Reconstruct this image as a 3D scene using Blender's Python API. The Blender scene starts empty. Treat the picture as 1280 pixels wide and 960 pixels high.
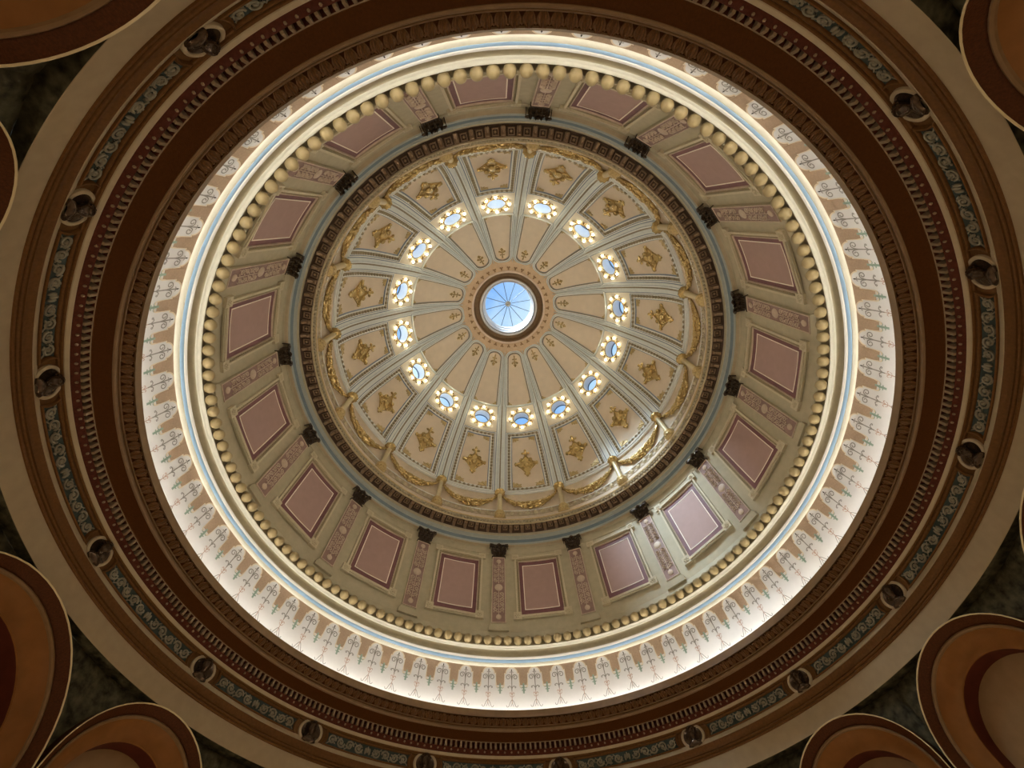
import bpy, bmesh, math, random
from mathutils import Vector, Matrix
PI = math.pi
sc = bpy.context.scene
C = sc.collection
rnd = random.Random(7)

# ------------------------------------------------------------------ camera
F_PX = 533.96
TA, TB = 0.36753, -0.02807
CAM = (-0.49764, -4.87420, 0.0)
def rot3(a, b):
    ca, sa, cb, sb = math.cos(a), math.sin(a), math.cos(b), math.sin(b)
    rx = Matrix(((1, 0, 0), (0, ca, -sa), (0, sa, ca)))
    ry = Matrix(((cb, 0, sb), (0, 1, 0), (-sb, 0, cb)))
    return rx @ ry
RC = rot3(TA, TB)                       # rows: right, down, forward
cd = bpy.data.cameras.new('camera')
cam = bpy.data.objects.new('camera', cd); C.objects.link(cam)
m = Matrix.Identity(4)
for i in range(3):
    m[i][0] = RC[0][i]; m[i][1] = -RC[1][i]; m[i][2] = -RC[2][i]; m[i][3] = CAM[i]
cam.matrix_world = m
cd.sensor_fit = 'HORIZONTAL'; cd.sensor_width = 36.0; cd.lens = F_PX / 1280 * 36.0
cd.clip_start = 0.05; cd.clip_end = 300
sc.camera = cam
def in_frame(p, margin=20):
    q = RC @ (Vector(p) - Vector(CAM))
    if q.z <= 0.05: return False
    x = 640 + F_PX * q.x / q.z; y = 480 + F_PX * q.y / q.z
    return -margin < x < 1280 + margin and -margin < y < 960 + margin

# ------------------------------------------------------------------ sky, sun, exposure
w = bpy.data.worlds.new('sky'); sc.world = w; w.use_nodes = True
nt = w.node_tree; nt.nodes.clear()
wo = nt.nodes.new('ShaderNodeOutputWorld'); bg = nt.nodes.new('ShaderNodeBackground')
tc = nt.nodes.new('ShaderNodeTexCoord'); nz = nt.nodes.new('ShaderNodeTexNoise'); cr = nt.nodes.new('ShaderNodeValToRGB')
nz.inputs['Scale'].default_value = 5.0; nz.inputs['Detail'].default_value = 5
cr.color_ramp.elements[0].position = 0.42; cr.color_ramp.elements[0].color = (0.24, 0.48, 0.90, 1)
cr.color_ramp.elements[1].position = 0.68; cr.color_ramp.elements[1].color = (0.72, 0.90, 1.0, 1)
nt.links.new(tc.outputs['Generated'], nz.inputs['Vector']); nt.links.new(nz.outputs['Fac'], cr.inputs['Fac'])
nt.links.new(cr.outputs['Color'], bg.inputs['Color']); bg.inputs['Strength'].default_value = 1.15
nt.links.new(bg.outputs['Background'], wo.inputs['Surface'])
SUN_AZ, SUN_EL = math.radians(42.0), math.radians(58.0)      # azimuth the light travels towards
sl = bpy.data.lights.new('sun_offscreen', 'SUN'); sl.energy = 24.0; sl.angle = math.radians(17); sl.color = (0.72, 0.87, 1.0)
so = bpy.data.objects.new('sun_offscreen', sl); C.objects.link(so)
sd = Vector((math.cos(SUN_AZ) * math.cos(SUN_EL), math.sin(SUN_AZ) * math.cos(SUN_EL), -math.sin(SUN_EL)))
so.rotation_euler = sd.to_track_quat('-Z', 'Y').to_euler(); so.location = (-9, -9, 40)
HALL_W = 105.0                                   # unseen lamps of the hall below the frame, at assumed places
hl = bpy.data.lights.new('hall_lamp_offscreen', 'POINT'); hl.energy = HALL_W; hl.color = (1.0, 0.80, 0.52); hl.shadow_soft_size = 0.18
for k in range(8):
    ho = bpy.data.objects.new('hall_lamp_offscreen', hl); C.objects.link(ho)
    ha_ = math.radians(-6.45 + 14.3 + 45 * k); ho.location = (7.62 * math.cos(ha_), 7.62 * math.sin(ha_), 0.6)
vs = sc.view_settings
vs.view_transform = 'Standard'; vs.look = 'None'; vs.exposure = 0.0; vs.gamma = 1.0; vs.use_curve_mapping = False
COVE_POWER, BULB_POWER = 47.0, 24.0

# ------------------------------------------------------------------ materials
MATS = {}
def mat(name, col, rough=0.6, metal=0.0, var=0.12, scale=6.0, bump=0.0, bscale=40.0, emit=None, estr=0.0, spec=0.35):
    mt = bpy.data.materials.new(name); mt.use_nodes = True
    n = mt.node_tree; b = n.nodes['Principled BSDF']
    b.inputs['Specular IOR Level'].default_value = spec; b.inputs['Roughness'].default_value = rough; b.inputs['Metallic'].default_value = metal
    g = n.nodes.new('ShaderNodeTexCoord'); t = n.nodes.new('ShaderNodeTexNoise')
    t.inputs['Scale'].default_value = scale; t.inputs['Detail'].default_value = 4
    r = n.nodes.new('ShaderNodeValToRGB')
    r.color_ramp.elements[0].position = 0.3; r.color_ramp.elements[1].position = 0.72
    r.color_ramp.elements[0].color = tuple(c * (1 - var) for c in col) + (1,)
    r.color_ramp.elements[1].color = tuple(min(1, c * (1 + var)) for c in col) + (1,)
    n.links.new(g.outputs['Object'], t.inputs['Vector']); n.links.new(t.outputs['Fac'], r.inputs['Fac'])
    n.links.new(r.outputs['Color'], b.inputs['Base Color'])
    if bump:
        t2 = n.nodes.new('ShaderNodeTexNoise'); t2.inputs['Scale'].default_value = bscale; t2.inputs['Detail'].default_value = 3
        bp = n.nodes.new('ShaderNodeBump'); bp.inputs['Strength'].default_value = bump; bp.inputs['Distance'].default_value = 0.02
        n.links.new(g.outputs['Object'], t2.inputs['Vector']); n.links.new(t2.outputs['Fac'], bp.inputs['Height'])
        n.links.new(bp.outputs['Normal'], b.inputs['Normal'])
    if emit:
        b.inputs['Emission Color'].default_value = emit + (1,); b.inputs['Emission Strength'].default_value = estr
    MATS[name] = mt; return mt
mat('beige', (0.40, 0.31, 0.19), 0.6, 0, 0.06)
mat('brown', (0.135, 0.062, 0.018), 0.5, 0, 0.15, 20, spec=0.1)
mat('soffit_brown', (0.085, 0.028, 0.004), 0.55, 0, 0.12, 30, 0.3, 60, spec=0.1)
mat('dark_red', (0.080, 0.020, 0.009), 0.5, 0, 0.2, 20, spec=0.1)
mat('dentil', (0.30, 0.21, 0.12), 0.5, 0, 0.1)
mat('ridge', (0.20, 0.115, 0.048), 0.45, 0, 0.1)
mat('leaf_brown', (0.15, 0.07, 0.022), 0.42, 0.15, 0.25, 30)
mat('stencil_dot', (0.03, 0.02, 0.015))
mat('cream', (0.44, 0.35, 0.22), 0.55, 0, 0.06)
mat('rim_cream', (0.72, 0.60, 0.36), 0.4, 0, 0.05)
mat('rope_ground', (0.24, 0.20, 0.14))
mat('line_soft', (0.42, 0.46, 0.48))
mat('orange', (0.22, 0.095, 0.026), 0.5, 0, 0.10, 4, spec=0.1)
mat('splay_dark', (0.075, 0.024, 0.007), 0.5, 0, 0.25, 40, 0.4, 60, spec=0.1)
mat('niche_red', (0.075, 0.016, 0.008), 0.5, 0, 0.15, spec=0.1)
mat('niche_tan', (0.28, 0.17, 0.075), 0.6, 0, 0.08)
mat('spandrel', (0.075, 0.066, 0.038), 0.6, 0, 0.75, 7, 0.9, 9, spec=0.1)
mat('teal', (0.060, 0.078, 0.066), 0.6, 0, 0.2, spec=0.1)
mat('scroll_stone', (0.28, 0.255, 0.185), 0.6, 0, 0.2, spec=0.15)
mat('bronze', (0.10, 0.065, 0.04), 0.22, 0.7, 0.3, 20)
mat('cove_white', (0.70, 0.68, 0.65), 0.7, 0, 0.02)
mat('stencil_brown', (0.36, 0.25, 0.16), 0.7, 0, 0.12, 30)
mat('stencil_cream', (0.72, 0.60, 0.42), 0.7, 0, 0.04)
mat('stencil_grey', (0.27, 0.25, 0.22), 0.7, 0, 0.15)
mat('stencil_green', (0.27, 0.36, 0.28), 0.7, 0, 0.15)
mat('stencil_pink', (0.48, 0.33, 0.26), 0.7, 0, 0.15)
mat('cream_mould', (0.68, 0.65, 0.52), 0.5, 0, 0.03)
mat('sky_blue', (0.41, 0.63, 0.86), 0.5, 0, 0.03)
mat('white_line', (0.85, 0.83, 0.76), 0.5, 0, 0.02)
mat('grey_line', (0.25, 0.26, 0.25), 0.6, 0, 0.05)
mat('ball_gold', (0.33, 0.25, 0.12), 0.38, 0.1, 0.10, 10)
mat('khaki', (0.46, 0.40, 0.26), 0.6, 0, 0.07, 5)
mat('khaki_light', (0.58, 0.50, 0.33), 0.55, 0, 0.08, 20)
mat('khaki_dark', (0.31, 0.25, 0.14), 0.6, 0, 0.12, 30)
mat('mauve', (0.40, 0.255, 0.215), 0.6, 0, 0.05, 4)
mat('maroon', (0.17, 0.065, 0.065), 0.55, 0, 0.10)
mat('fillet', (0.92, 0.82, 0.68), 0.4, 0, 0.02)
mat('relief_pink', (0.58, 0.45, 0.33), 0.5, 0, 0.12)
mat('pil_ground', (0.29, 0.18, 0.145), 0.6, 0, 0.08)
mat('capital', (0.055, 0.033, 0.016), 0.35, 0.45, 0.4, 30)
mat('grey_green', (0.36, 0.38, 0.33), 0.55, 0, 0.05)
mat('slate_blue', (0.15, 0.20, 0.22), 0.55, 0, 0.08)
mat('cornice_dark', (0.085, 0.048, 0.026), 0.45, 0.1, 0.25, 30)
mat('modillion', (0.26, 0.17, 0.095), 0.35, 0.2, 0.3, 30)
mat('attic', (0.62, 0.51, 0.37), 0.6, 0, 0.06)
mat('gold', (0.60, 0.435, 0.18), 0.27, 0.6, 0.25, 30)
mat('old_gold', (0.54, 0.40, 0.18), 0.4, 0.3, 0.2, 20)
mat('post_cream', (0.56, 0.46, 0.26), 0.4, 0.1, 0.08)
mat('dome_field', (0.73, 0.61, 0.46), 0.65, 0, 0.04, 3)
mat('dome_white', (0.84, 0.84, 0.78), 0.55, 0, 0.04)
mat('dome_line', (0.24, 0.29, 0.35), 0.6, 0, 0.08)
mat('rib', (0.72, 0.75, 0.71), 0.55, 0, 0.04)
mat('bead_brown', (0.36, 0.30, 0.19), 0.5, 0.1, 0.2, 20)
mat('bead_ground', (0.55, 0.49, 0.37), 0.6, 0, 0.1)
mat('oculus_tan', (0.62, 0.45, 0.29), 0.6, 0, 0.08)
mat('oculus_fleur', (0.28, 0.16, 0.07), 0.5, 0, 0.1)
mat('oculus_pink', (0.76, 0.60, 0.48), 0.5, 0, 0.04)
mat('oculus_dark', (0.27, 0.17, 0.085), 0.5, 0, 0.12)
mat('lantern_white', (0.72, 0.70, 0.68), 0.5, 0, 0.03)
mat('lantern_bar', (0.10, 0.14, 0.18), 0.5, 0, 0.05)
mat('hub', (0.42, 0.38, 0.30), 0.5, 0, 0.05)
mat('lunette_plate', (0.73, 0.66, 0.52), 0.5, 0, 0.05)
mat('reveal', (0.78, 0.78, 0.78), 0.6, 0, 0.03)
mat('floor_tile', (0.30, 0.25, 0.20), 0.35, 0, 0.12, 2)
mat('bulb', (1, 0.93, 0.75), 0.3, 0, 0, 1, emit=(1.0, 0.89, 0.66), estr=BULB_POWER)
mat('cove_tube', (1, 1, 1), 0.3, 0, 0, 1, emit=(1.0, 0.96, 0.89), estr=COVE_POWER)
def glass():
    mt = bpy.data.materials.new('glass'); mt.use_nodes = True
    n = mt.node_tree; n.nodes.clear()
    o = n.nodes.new('ShaderNodeOutputMaterial'); mx = n.nodes.new('ShaderNodeMixShader')
    tr = n.nodes.new('ShaderNodeBsdfTransparent'); gl = n.nodes.new('ShaderNodeBsdfGlossy')
    g = n.nodes.new('ShaderNodeTexCoord'); t = n.nodes.new('ShaderNodeTexNoise'); t.inputs['Scale'].default_value = 3
    r = n.nodes.new('ShaderNodeValToRGB')
    r.color_ramp.elements[0].color = (0.84, 0.90, 0.98, 1); r.color_ramp.elements[1].color = (0.97, 0.99, 1, 1)
    n.links.new(g.outputs['Object'], t.inputs['Vector']); n.links.new(t.outputs['Fac'], r.inputs['Fac'])
    n.links.new(r.outputs['Color'], tr.inputs['Color'])
    gl.inputs['Roughness'].default_value = 0.4; mx.inputs['Fac'].default_value = 0.02
    n.links.new(tr.outputs[0], mx.inputs[1]); n.links.new(gl.outputs[0], mx.inputs[2]); n.links.new(mx.outputs[0], o.inputs[0])
    MATS['glass'] = mt
glass()

# ------------------------------------------------------------------ mesh helpers
class MB:
    def __init__(s): s.v = []; s.f = []; s.m = []; s.names = []
    def mi(s, name):
        if name not in s.names: s.names.append(name)
        return s.names.index(name)
    def grid(s, rows, mt, cu=False):
        """rows: list of equal-length lists of points; cu closes each row"""
        k = s.mi(mt); b = len(s.v); n = len(rows[0])
        for r in rows: s.v.extend([tuple(p) for p in r])
        for i in range(len(rows) - 1):
            for j in range(n if cu else n - 1):
                j2 = (j + 1) % n
                s.f.append((b + i * n + j, b + i * n + j2, b + (i + 1) * n + j2, b + (i + 1) * n + j)); s.m.append(k)
    def poly(s, pts, mt):
        b = len(s.v); s.v.extend([tuple(p) for p in pts]); s.f.append(tuple(range(b, b + len(pts)))); s.m.append(s.mi(mt))
    def box8(s, c, mt):
        """c: 8 corners, bottom ring 0-3 then top ring 4-7"""
        b = len(s.v); s.v.extend([tuple(p) for p in c]); k = s.mi(mt)
        for f in ((0, 1, 2, 3), (4, 7, 6, 5), (0, 4, 5, 1), (1, 5, 6, 2), (2, 6, 7, 3), (3, 7, 4, 0)):
            s.f.append(tuple(b + i for i in f)); s.m.append(k)
    def box(s, x0, x1, y0, y1, z0, z1, mt, fn=None):
        c = [(x0, y0, z0), (x1, y0, z0), (x1, y1, z0), (x0, y1, z0), (x0, y0, z1), (x1, y0, z1), (x1, y1, z1), (x0, y1, z1)]
        s.box8([fn(*p) for p in c] if fn else c, mt)
    def ball(s, c, r, mt, nu=8, nv=5, fn=None, axes=None):
        """ellipsoid, r = (rx,ry,rz)"""
        if not isinstance(r, tuple): r = (r, r, r)
        rows = []
        for i in range(nv + 1):
            a = PI * i / nv; row = []
            for j in range(nu):
                q = 2 * PI * j / nu
                d = Vector((r[0] * math.sin(a) * math.cos(q), r[1] * math.sin(a) * math.sin(q), r[2] * math.cos(a)))
                if axes: d = axes @ d
                p = (c[0] + d.x, c[1] + d.y, c[2] + d.z)
                row.append(fn(*p) if fn else p)
            rows.append(row)
        s.grid(rows, mt, True)
    def tube(s, pts, r, mt, n=5, fn=None):
        pts = [Vector(p) for p in pts]
        rr = r if isinstance(r, (list, tuple)) else [r] * len(pts)
        rows = []; up = Vector((0, 0, 1))
        for i, p in enumerate(pts):
            d = pts[min(i + 1, len(pts) - 1)] - pts[max(i - 1, 0)]
            if d.length < 1e-9: d = Vector((1, 0, 0))
            d.normalize()
            a = d.cross(up)
            if a.length < 1e-3: a = d.cross(Vector((0, 1, 0)))
            a.normalize(); b = a.cross(d)
            row = [p + (a * math.cos(2 * PI * j / n) + b * math.sin(2 * PI * j / n)) * rr[i] for j in range(n)]
            rows.append([fn(*q) for q in row] if fn else row)
        s.grid(rows, mt, True)
    def lathe(s, prof, mt, n=32, fn=None, a0=0, a1=2 * PI):
        full = abs(a1 - a0 - 2 * PI) < 1e-6
        rows = []
        for (r, z) in prof:
            row = []
            for j in range(n if full else n + 1):
                a = a0 + (a1 - a0) * j / n
                p = (r * math.cos(a), r * math.sin(a), z)
                row.append(fn(*p) if fn else p)
            rows.append(row)
        s.grid(rows, mt, full)
    def mesh(s, name, off=(0, 0, 0), smooth=True, ang=40):
        me = bpy.data.meshes.new(name)
        me.from_pydata([(p[0] - off[0], p[1] - off[1], p[2] - off[2]) for p in s.v], [], s.f)
        for nme in s.names: me.materials.append(MATS[nme])
        me.polygons.foreach_set('material_index', s.m)
        bm = bmesh.new(); bm.from_mesh(me)
        bmesh.ops.remove_doubles(bm, verts=bm.verts, dist=1e-5)
        bmesh.ops.recalc_face_normals(bm, faces=bm.faces)
        bm.to_mesh(me); bm.free()
        if smooth:
            me.shade_smooth(); me.set_sharp_from_angle(angle=math.radians(ang))
        me.update(); return me

def obj(name, me, parent=None, **props):
    o = bpy.data.objects.new(name, me); C.objects.link(o)
    if parent: o.parent = parent
    for k, v in props.items(): o[k] = v
    return o
def rootobj(name, base, label, cat, group=None):
    o = bpy.data.objects.new(name, None); C.objects.link(o); o.empty_display_size = 0.1
    o['label'] = label; o['category'] = cat
    if group: o['group'] = group
    o['_b'] = base
    return o
def place(o, base, ang):
    o.location = (base[0] * math.cos(ang) - base[1] * math.sin(ang), base[0] * math.sin(ang) + base[1] * math.cos(ang), base[2])
    o.rotation_euler = (0, 0, ang)
def copy_tree(o, parent=None):
    c = o.copy(); C.objects.link(c)
    c.parent = parent
    for ch in list(o.children): copy_tree(ch, c)
    return c
def ring(proto, base, angs, parent=None, labels=None):
    out = []
    for i, a in enumerate(angs):
        o = proto if i == 0 else copy_tree(proto, parent)
        place(o, base, a)
        if labels and labels.get(i): o['label'] = labels[i]
        out.append(o)
    return out
def structure(name, mb=None, me=None, label=None, cat=None):
    o = bpy.data.objects.new(name, me if me else (mb.mesh(name) if mb else None)); C.objects.link(o)
    o['kind'] = 'structure'
    if label: o['label'] = label
    if cat: o['category'] = cat
    return o
def clean():
    for o in bpy.data.objects:
        if '_b' in o: del o['_b']

SEG = 288
PH = math.radians(-6.45)                       # centre line of bay 0
BAY = PI / 8
BAYS = [PH + BAY * k for k in range(16)]
EDGES = [PH + BAY * (k + 0.5) for k in range(16)]
d4 = math.radians(1.75)
MEDS = [PH + BAY * k + {0: 0, 1: d4, 2: 0, 3: -d4}[k % 4] for k in range(16)]
def cyl(r0):
    """(u, z, h) on a cylinder of radius r0, bay centre on +X; h towards the axis"""
    return lambda u, z, h: ((r0 - h) * math.cos(u / r0), (r0 - h) * math.sin(u / r0), z)
def spiral(cx, cy, r0, turns, a0, sgn=1, n=16, rend=0.15):
    out = []
    for i in range(n + 1):
        t = i / n; a = a0 + sgn * 2 * PI * turns * t; r = r0 * (1 - (1 - rend) * t)
        out.append((cx + r * math.cos(a), cy + r * math.sin(a)))
    return out
def bez(p0, p1, p2, n=8):
    return [((1 - t) ** 2 * p0[0] + 2 * t * (1 - t) * p1[0] + t * t * p2[0], (1 - t) ** 2 * p0[1] + 2 * t * (1 - t) * p1[1] + t * t * p2[1]) for t in [i / n for i in range(n + 1)]]

# ================================================================== FLOOR
mb = MB(); mb.lathe([(0.01, -1.6), (3, -1.6), (6, -1.6), (9.2, -1.6)], 'floor_tile', 64)
structure('floor', mb, label='dark stone floor of the rotunda', cat='floor')

# ================================================================== ARCADE (niche arches + spandrels)
RA = 8.05; ZC = 5.655
def arch_fn(u, z, r): return (r * math.cos(u / RA), r * math.sin(u / RA), z)
def arch_path(rho, R, n=28):
    """half-circle of radius rho about (0, ZC-R), then legs down to the floor"""
    zc = ZC - R; out = [(-rho, -1.6), (-rho, zc - 2.0)]
    for i in range(n + 1):
        a = PI - PI * i / n
        out.append((rho * math.cos(a), zc + rho * math.sin(a)))
    return out + [(rho, zc - 2.0), (rho, -1.6)]
def arch_band(mb, prof, R, mt):
    mb.grid([[arch_fn(u, z, r) for (u, z) in arch_path(rho, R)] for (rho, r) in prof], mt)
def make_niche(R, label, group):
    base = (RA, 0, -1.6)
    root = rootobj('niche_arch', base, label, 'arch', group)
    a = MB(); arch_band(a, [(R + 0.003, 8.056), (R + 0.003, 8.044), (R - 0.002, 8.038), (R - 0.011, 8.038), (R - 0.017, 8.05), (R - 0.019, 8.07)], R, 'rim_cream')
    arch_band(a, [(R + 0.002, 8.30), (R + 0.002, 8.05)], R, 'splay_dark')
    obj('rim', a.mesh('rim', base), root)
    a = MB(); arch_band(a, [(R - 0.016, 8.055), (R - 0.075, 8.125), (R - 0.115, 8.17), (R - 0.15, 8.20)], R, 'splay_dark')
    obj('splay', a.mesh('splay', base), root)
    a = MB(); arch_band(a, [(R - 0.15, 8.20), (R - 0.155, 8.175), (R - 0.175, 8.17), (R - 0.20, 8.19), (R - 0.205, 8.22)], R, 'ridge')
    obj('ridge', a.mesh('ridge', base), root)
    a = MB(); arch_band(a, [(R - 0.20, 8.215), (R - 0.235, 8.285), (R - 0.29, 8.345), (R - 0.36, 8.385), (R - 0.44, 8.40), (R - 0.485, 8.40), (R - 0.49, 8.43)], R, 'orange')
    obj('cove_band', a.mesh('cove_band', base), root)
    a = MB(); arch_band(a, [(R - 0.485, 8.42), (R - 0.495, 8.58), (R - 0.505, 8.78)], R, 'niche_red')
    obj('soffit', a.mesh('soffit', base), root)
    a = MB(); rho = R - 0.50; zc = ZC - R; rows = []
    zs = [-1.6, 0, 1.5, zc] + [zc + rho * math.sin(PI / 2 * i / 10) for i in range(1, 11)]
    for z in zs:
        hw = rho if z <= zc else math.sqrt(max(1e-4, rho * rho - (z - zc) ** 2))
        rows.append([arch_fn(hw * (j / 8 - 1), z, 8.76) for j in range(17)])
    a.grid(rows, 'niche_tan'); obj('back_wall', a.mesh('back_wall', base), root)
    return root
RB, RS = 1.985, 1.425
nb = make_niche(RB, 'wide round arched niche with cream rim and rust bands, flanked by narrower arches', 'wide niche arches of the arcade')
ring(nb, (RA, 0, -1.6), [MEDS[k] for k in range(16) if k % 4 == 0])
ns = make_niche(RS, 'narrow round arched niche with cream rim and rust bands below the beige ledge', 'narrow niche arches of the arcade')
ring(ns, (RA, 0, -1.6), [MEDS[k] for k in range(16) if k % 4 != 0])
wa = structure('wall_arcade', label='dark painted spandrel wall between the round arches', cat='wall')
for k in range(16):
    k2 = (k + 1) % 16
    a0 = MEDS[k]; a1 = MEDS[k2]
    if a1 < a0: a1 += 2 * PI
    Rl = RB if k % 4 == 0 else RS; Rr = RB if k2 % 4 == 0 else RS
    def top_of(R, u):
        zc = ZC - R; x = abs(u)
        return zc + math.sqrt(max(0, R * R - x * x)) if x < R else -1.6
    n = 40; rows = [[], [], [], []]; mid = MB()
    for i in range(n + 1):
        a = a0 + (a1 - a0) * i / n
        z0 = max(top_of(Rl, (a - a0) * RA), top_of(Rr, (a1 - a) * RA))
        z0 = min(z0, 5.66)
        for q, (f, r) in enumerate(((0, 8.24), (0.5, 8.26), (0.85, 8.31), (1, 8.38))):
            z = z0 + (5.70 - z0) * f - (0.04 if f == 0 else 0); rows[q].append((r * math.cos(a), r * math.sin(a), z))
    mid.grid(rows, 'spandrel')
    am = (a0 + a1) / 2; bs = (8.24 * math.cos(am), 8.24 * math.sin(am), 5.0)
    o = obj('spandrel', mid.mesh('spandrel', bs), wa); o.location = bs

# ================================================================== LOWER ENTABLATURE
def prof_obj(name, segs, parent=None, **props):
    mb = MB()
    for prof, mt in segs: mb.lathe(prof, mt, SEG)
    me = mb.mesh(name, ang=32)
    return obj(name, me, parent, **props)
t1 = prof_obj('trim_1', [
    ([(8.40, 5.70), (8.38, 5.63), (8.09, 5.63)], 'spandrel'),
    ([(8.09, 5.63), (8.085, 5.635), (8.085, 5.64), (8.10, 6.03)], 'beige'),
    ([(8.10, 6.03), (8.075, 6.035), (8.068, 6.06), (8.085, 6.075), (8.085, 6.085), (8.06, 6.095), (8.053, 6.115), (8.075, 6.13), (8.075, 6.135),
      (8.055, 6.145), (8.06, 6.19), (8.055, 6.23), (8.042, 6.25), (8.04, 6.285), (8.045, 6.29)], 'brown'),
    ([(8.045, 6.29), (8.038, 6.295), (8.075, 6.395), (8.09, 6.40)], 'cream'),
    ([(8.09, 6.40), (8.09, 6.70), (8.055, 6.702), (8.045, 6.72), (8.02, 6.722), (8.005, 6.738)], 'brown'),
    ([(8.005, 6.738), (7.99, 6.74), (7.96, 6.772), (7.955, 6.785)], 'cream'),
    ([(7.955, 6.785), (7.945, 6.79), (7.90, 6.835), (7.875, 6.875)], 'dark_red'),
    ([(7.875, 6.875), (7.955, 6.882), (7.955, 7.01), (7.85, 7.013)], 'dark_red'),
    ([(7.85, 7.013), (7.845, 7.015), (7.835, 7.02)], 'dentil'),
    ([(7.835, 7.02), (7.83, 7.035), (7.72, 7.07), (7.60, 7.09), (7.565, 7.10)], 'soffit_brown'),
    ([(7.565, 7.10), (7.555, 7.095), (7.535, 7.11), (7.525, 7.14), (7.535, 7.18)], 'ridge'),
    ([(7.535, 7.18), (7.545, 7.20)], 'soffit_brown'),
    ([(7.545, 7.20), (7.52, 7.205), (7.515, 7.215), (7.525, 7.225)], 'ridge'),
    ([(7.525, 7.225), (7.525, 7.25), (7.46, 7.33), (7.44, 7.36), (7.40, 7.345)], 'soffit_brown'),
    ([(7.40, 7.345), (7.372, 7.345), (7.378, 7.36), (7.41, 7.545)], 'ridge'),
    ([(7.41, 7.545), (7.43, 7.555), (7.48, 7.54), (7.50, 7.46), (7.99, 7.46)], 'cove_white'),
], kind='structure', label='brown cornice ring with beige fascia, dentils and leaf band', category='cornice')
# dentils
ND = 384
mb = MB(); mb.box(7.84, 7.957, -0.025, 0.025, 6.88, 7.012, 'dentil')
md = mb.mesh('dentil', (7.88, 0, 6.94), smooth=False)
spare = MB(); cnt = 0
for i in range(ND):
    a = PH + 2 * PI * (i + 0.5) / ND
    p = (7.88 * math.cos(a), 7.88 * math.sin(a), 6.94)
    if in_frame(p) and cnt < 300:
        o = obj('dentil', md, t1); place(o, (7.88, 0, 6.94), a); cnt += 1
    else:
        c, s = math.cos(a), math.sin(a)
        spare.box(7.84, 7.957, -0.025, 0.025, 6.88, 7.012, 'dentil', fn=lambda x, y, z: (x * c - y * s, x * s + y * c, z))
if spare.v: obj('dentil_course', spare.mesh('dentil_course', smooth=False), t1, kind='stuff')
# bead row in the dark red band
mb = MB()
for i in range(288):
    a = PH + 2 * PI * i / 288
    mb.ball((7.898 * math.cos(a), 7.898 * math.sin(a), 6.832), 0.025, 'dentil', 6, 4)
obj('bead_row', mb.mesh('bead_row'), t1, kind='stuff')
# acanthus leaves of the lip
NL = 240; wl = 2 * PI * 7.45 / NL
def leaf_pt(u, t, h):
    r = 7.525 - 0.135 * t; z = 7.222 + 0.125 * t
    h2 = h; return ((r - h2 * 0.68) * math.cos(u / 7.45), (r - h2 * 0.68) * math.sin(u / 7.45), z - h2 * 0.73)
mb = MB(); rows = []
for i in range(8):
    t = i / 7; hw = wl * 0.47 * (0.55 + 0.45 * math.sin(PI * min(1, t * 1.25) * 0.8)) * (1 if t < 0.7 else 1 - (t - 0.7) * 1.6)
    row = []
    for j in range(9):
        q = j / 4 - 1
        row.append(leaf_pt(hw * q, t, (0.012 + 0.035 * math.sin(PI * t) * (1 - 0.5 * q * q) + (0.014 if j == 4 else 0) - (0.014 if j in (1, 3, 5, 7) else 0) + 0.04 * t ** 4)))
    rows.append(row)
mb.grid(rows, 'leaf_brown')
mb.ball(leaf_pt(wl * 0.5, 0.78, 0.01), (0.02, 0.02, 0.025), 'leaf_brown', 6, 4)
ml = mb.mesh('acanthus_leaf', (7.45, 0, 7.28), ang=25)
for i in range(NL):
    a = PH + 2 * PI * i / NL
    o = obj('acanthus_leaf', ml, t1); place(o, (7.45, 0, 7.28), a)

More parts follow.
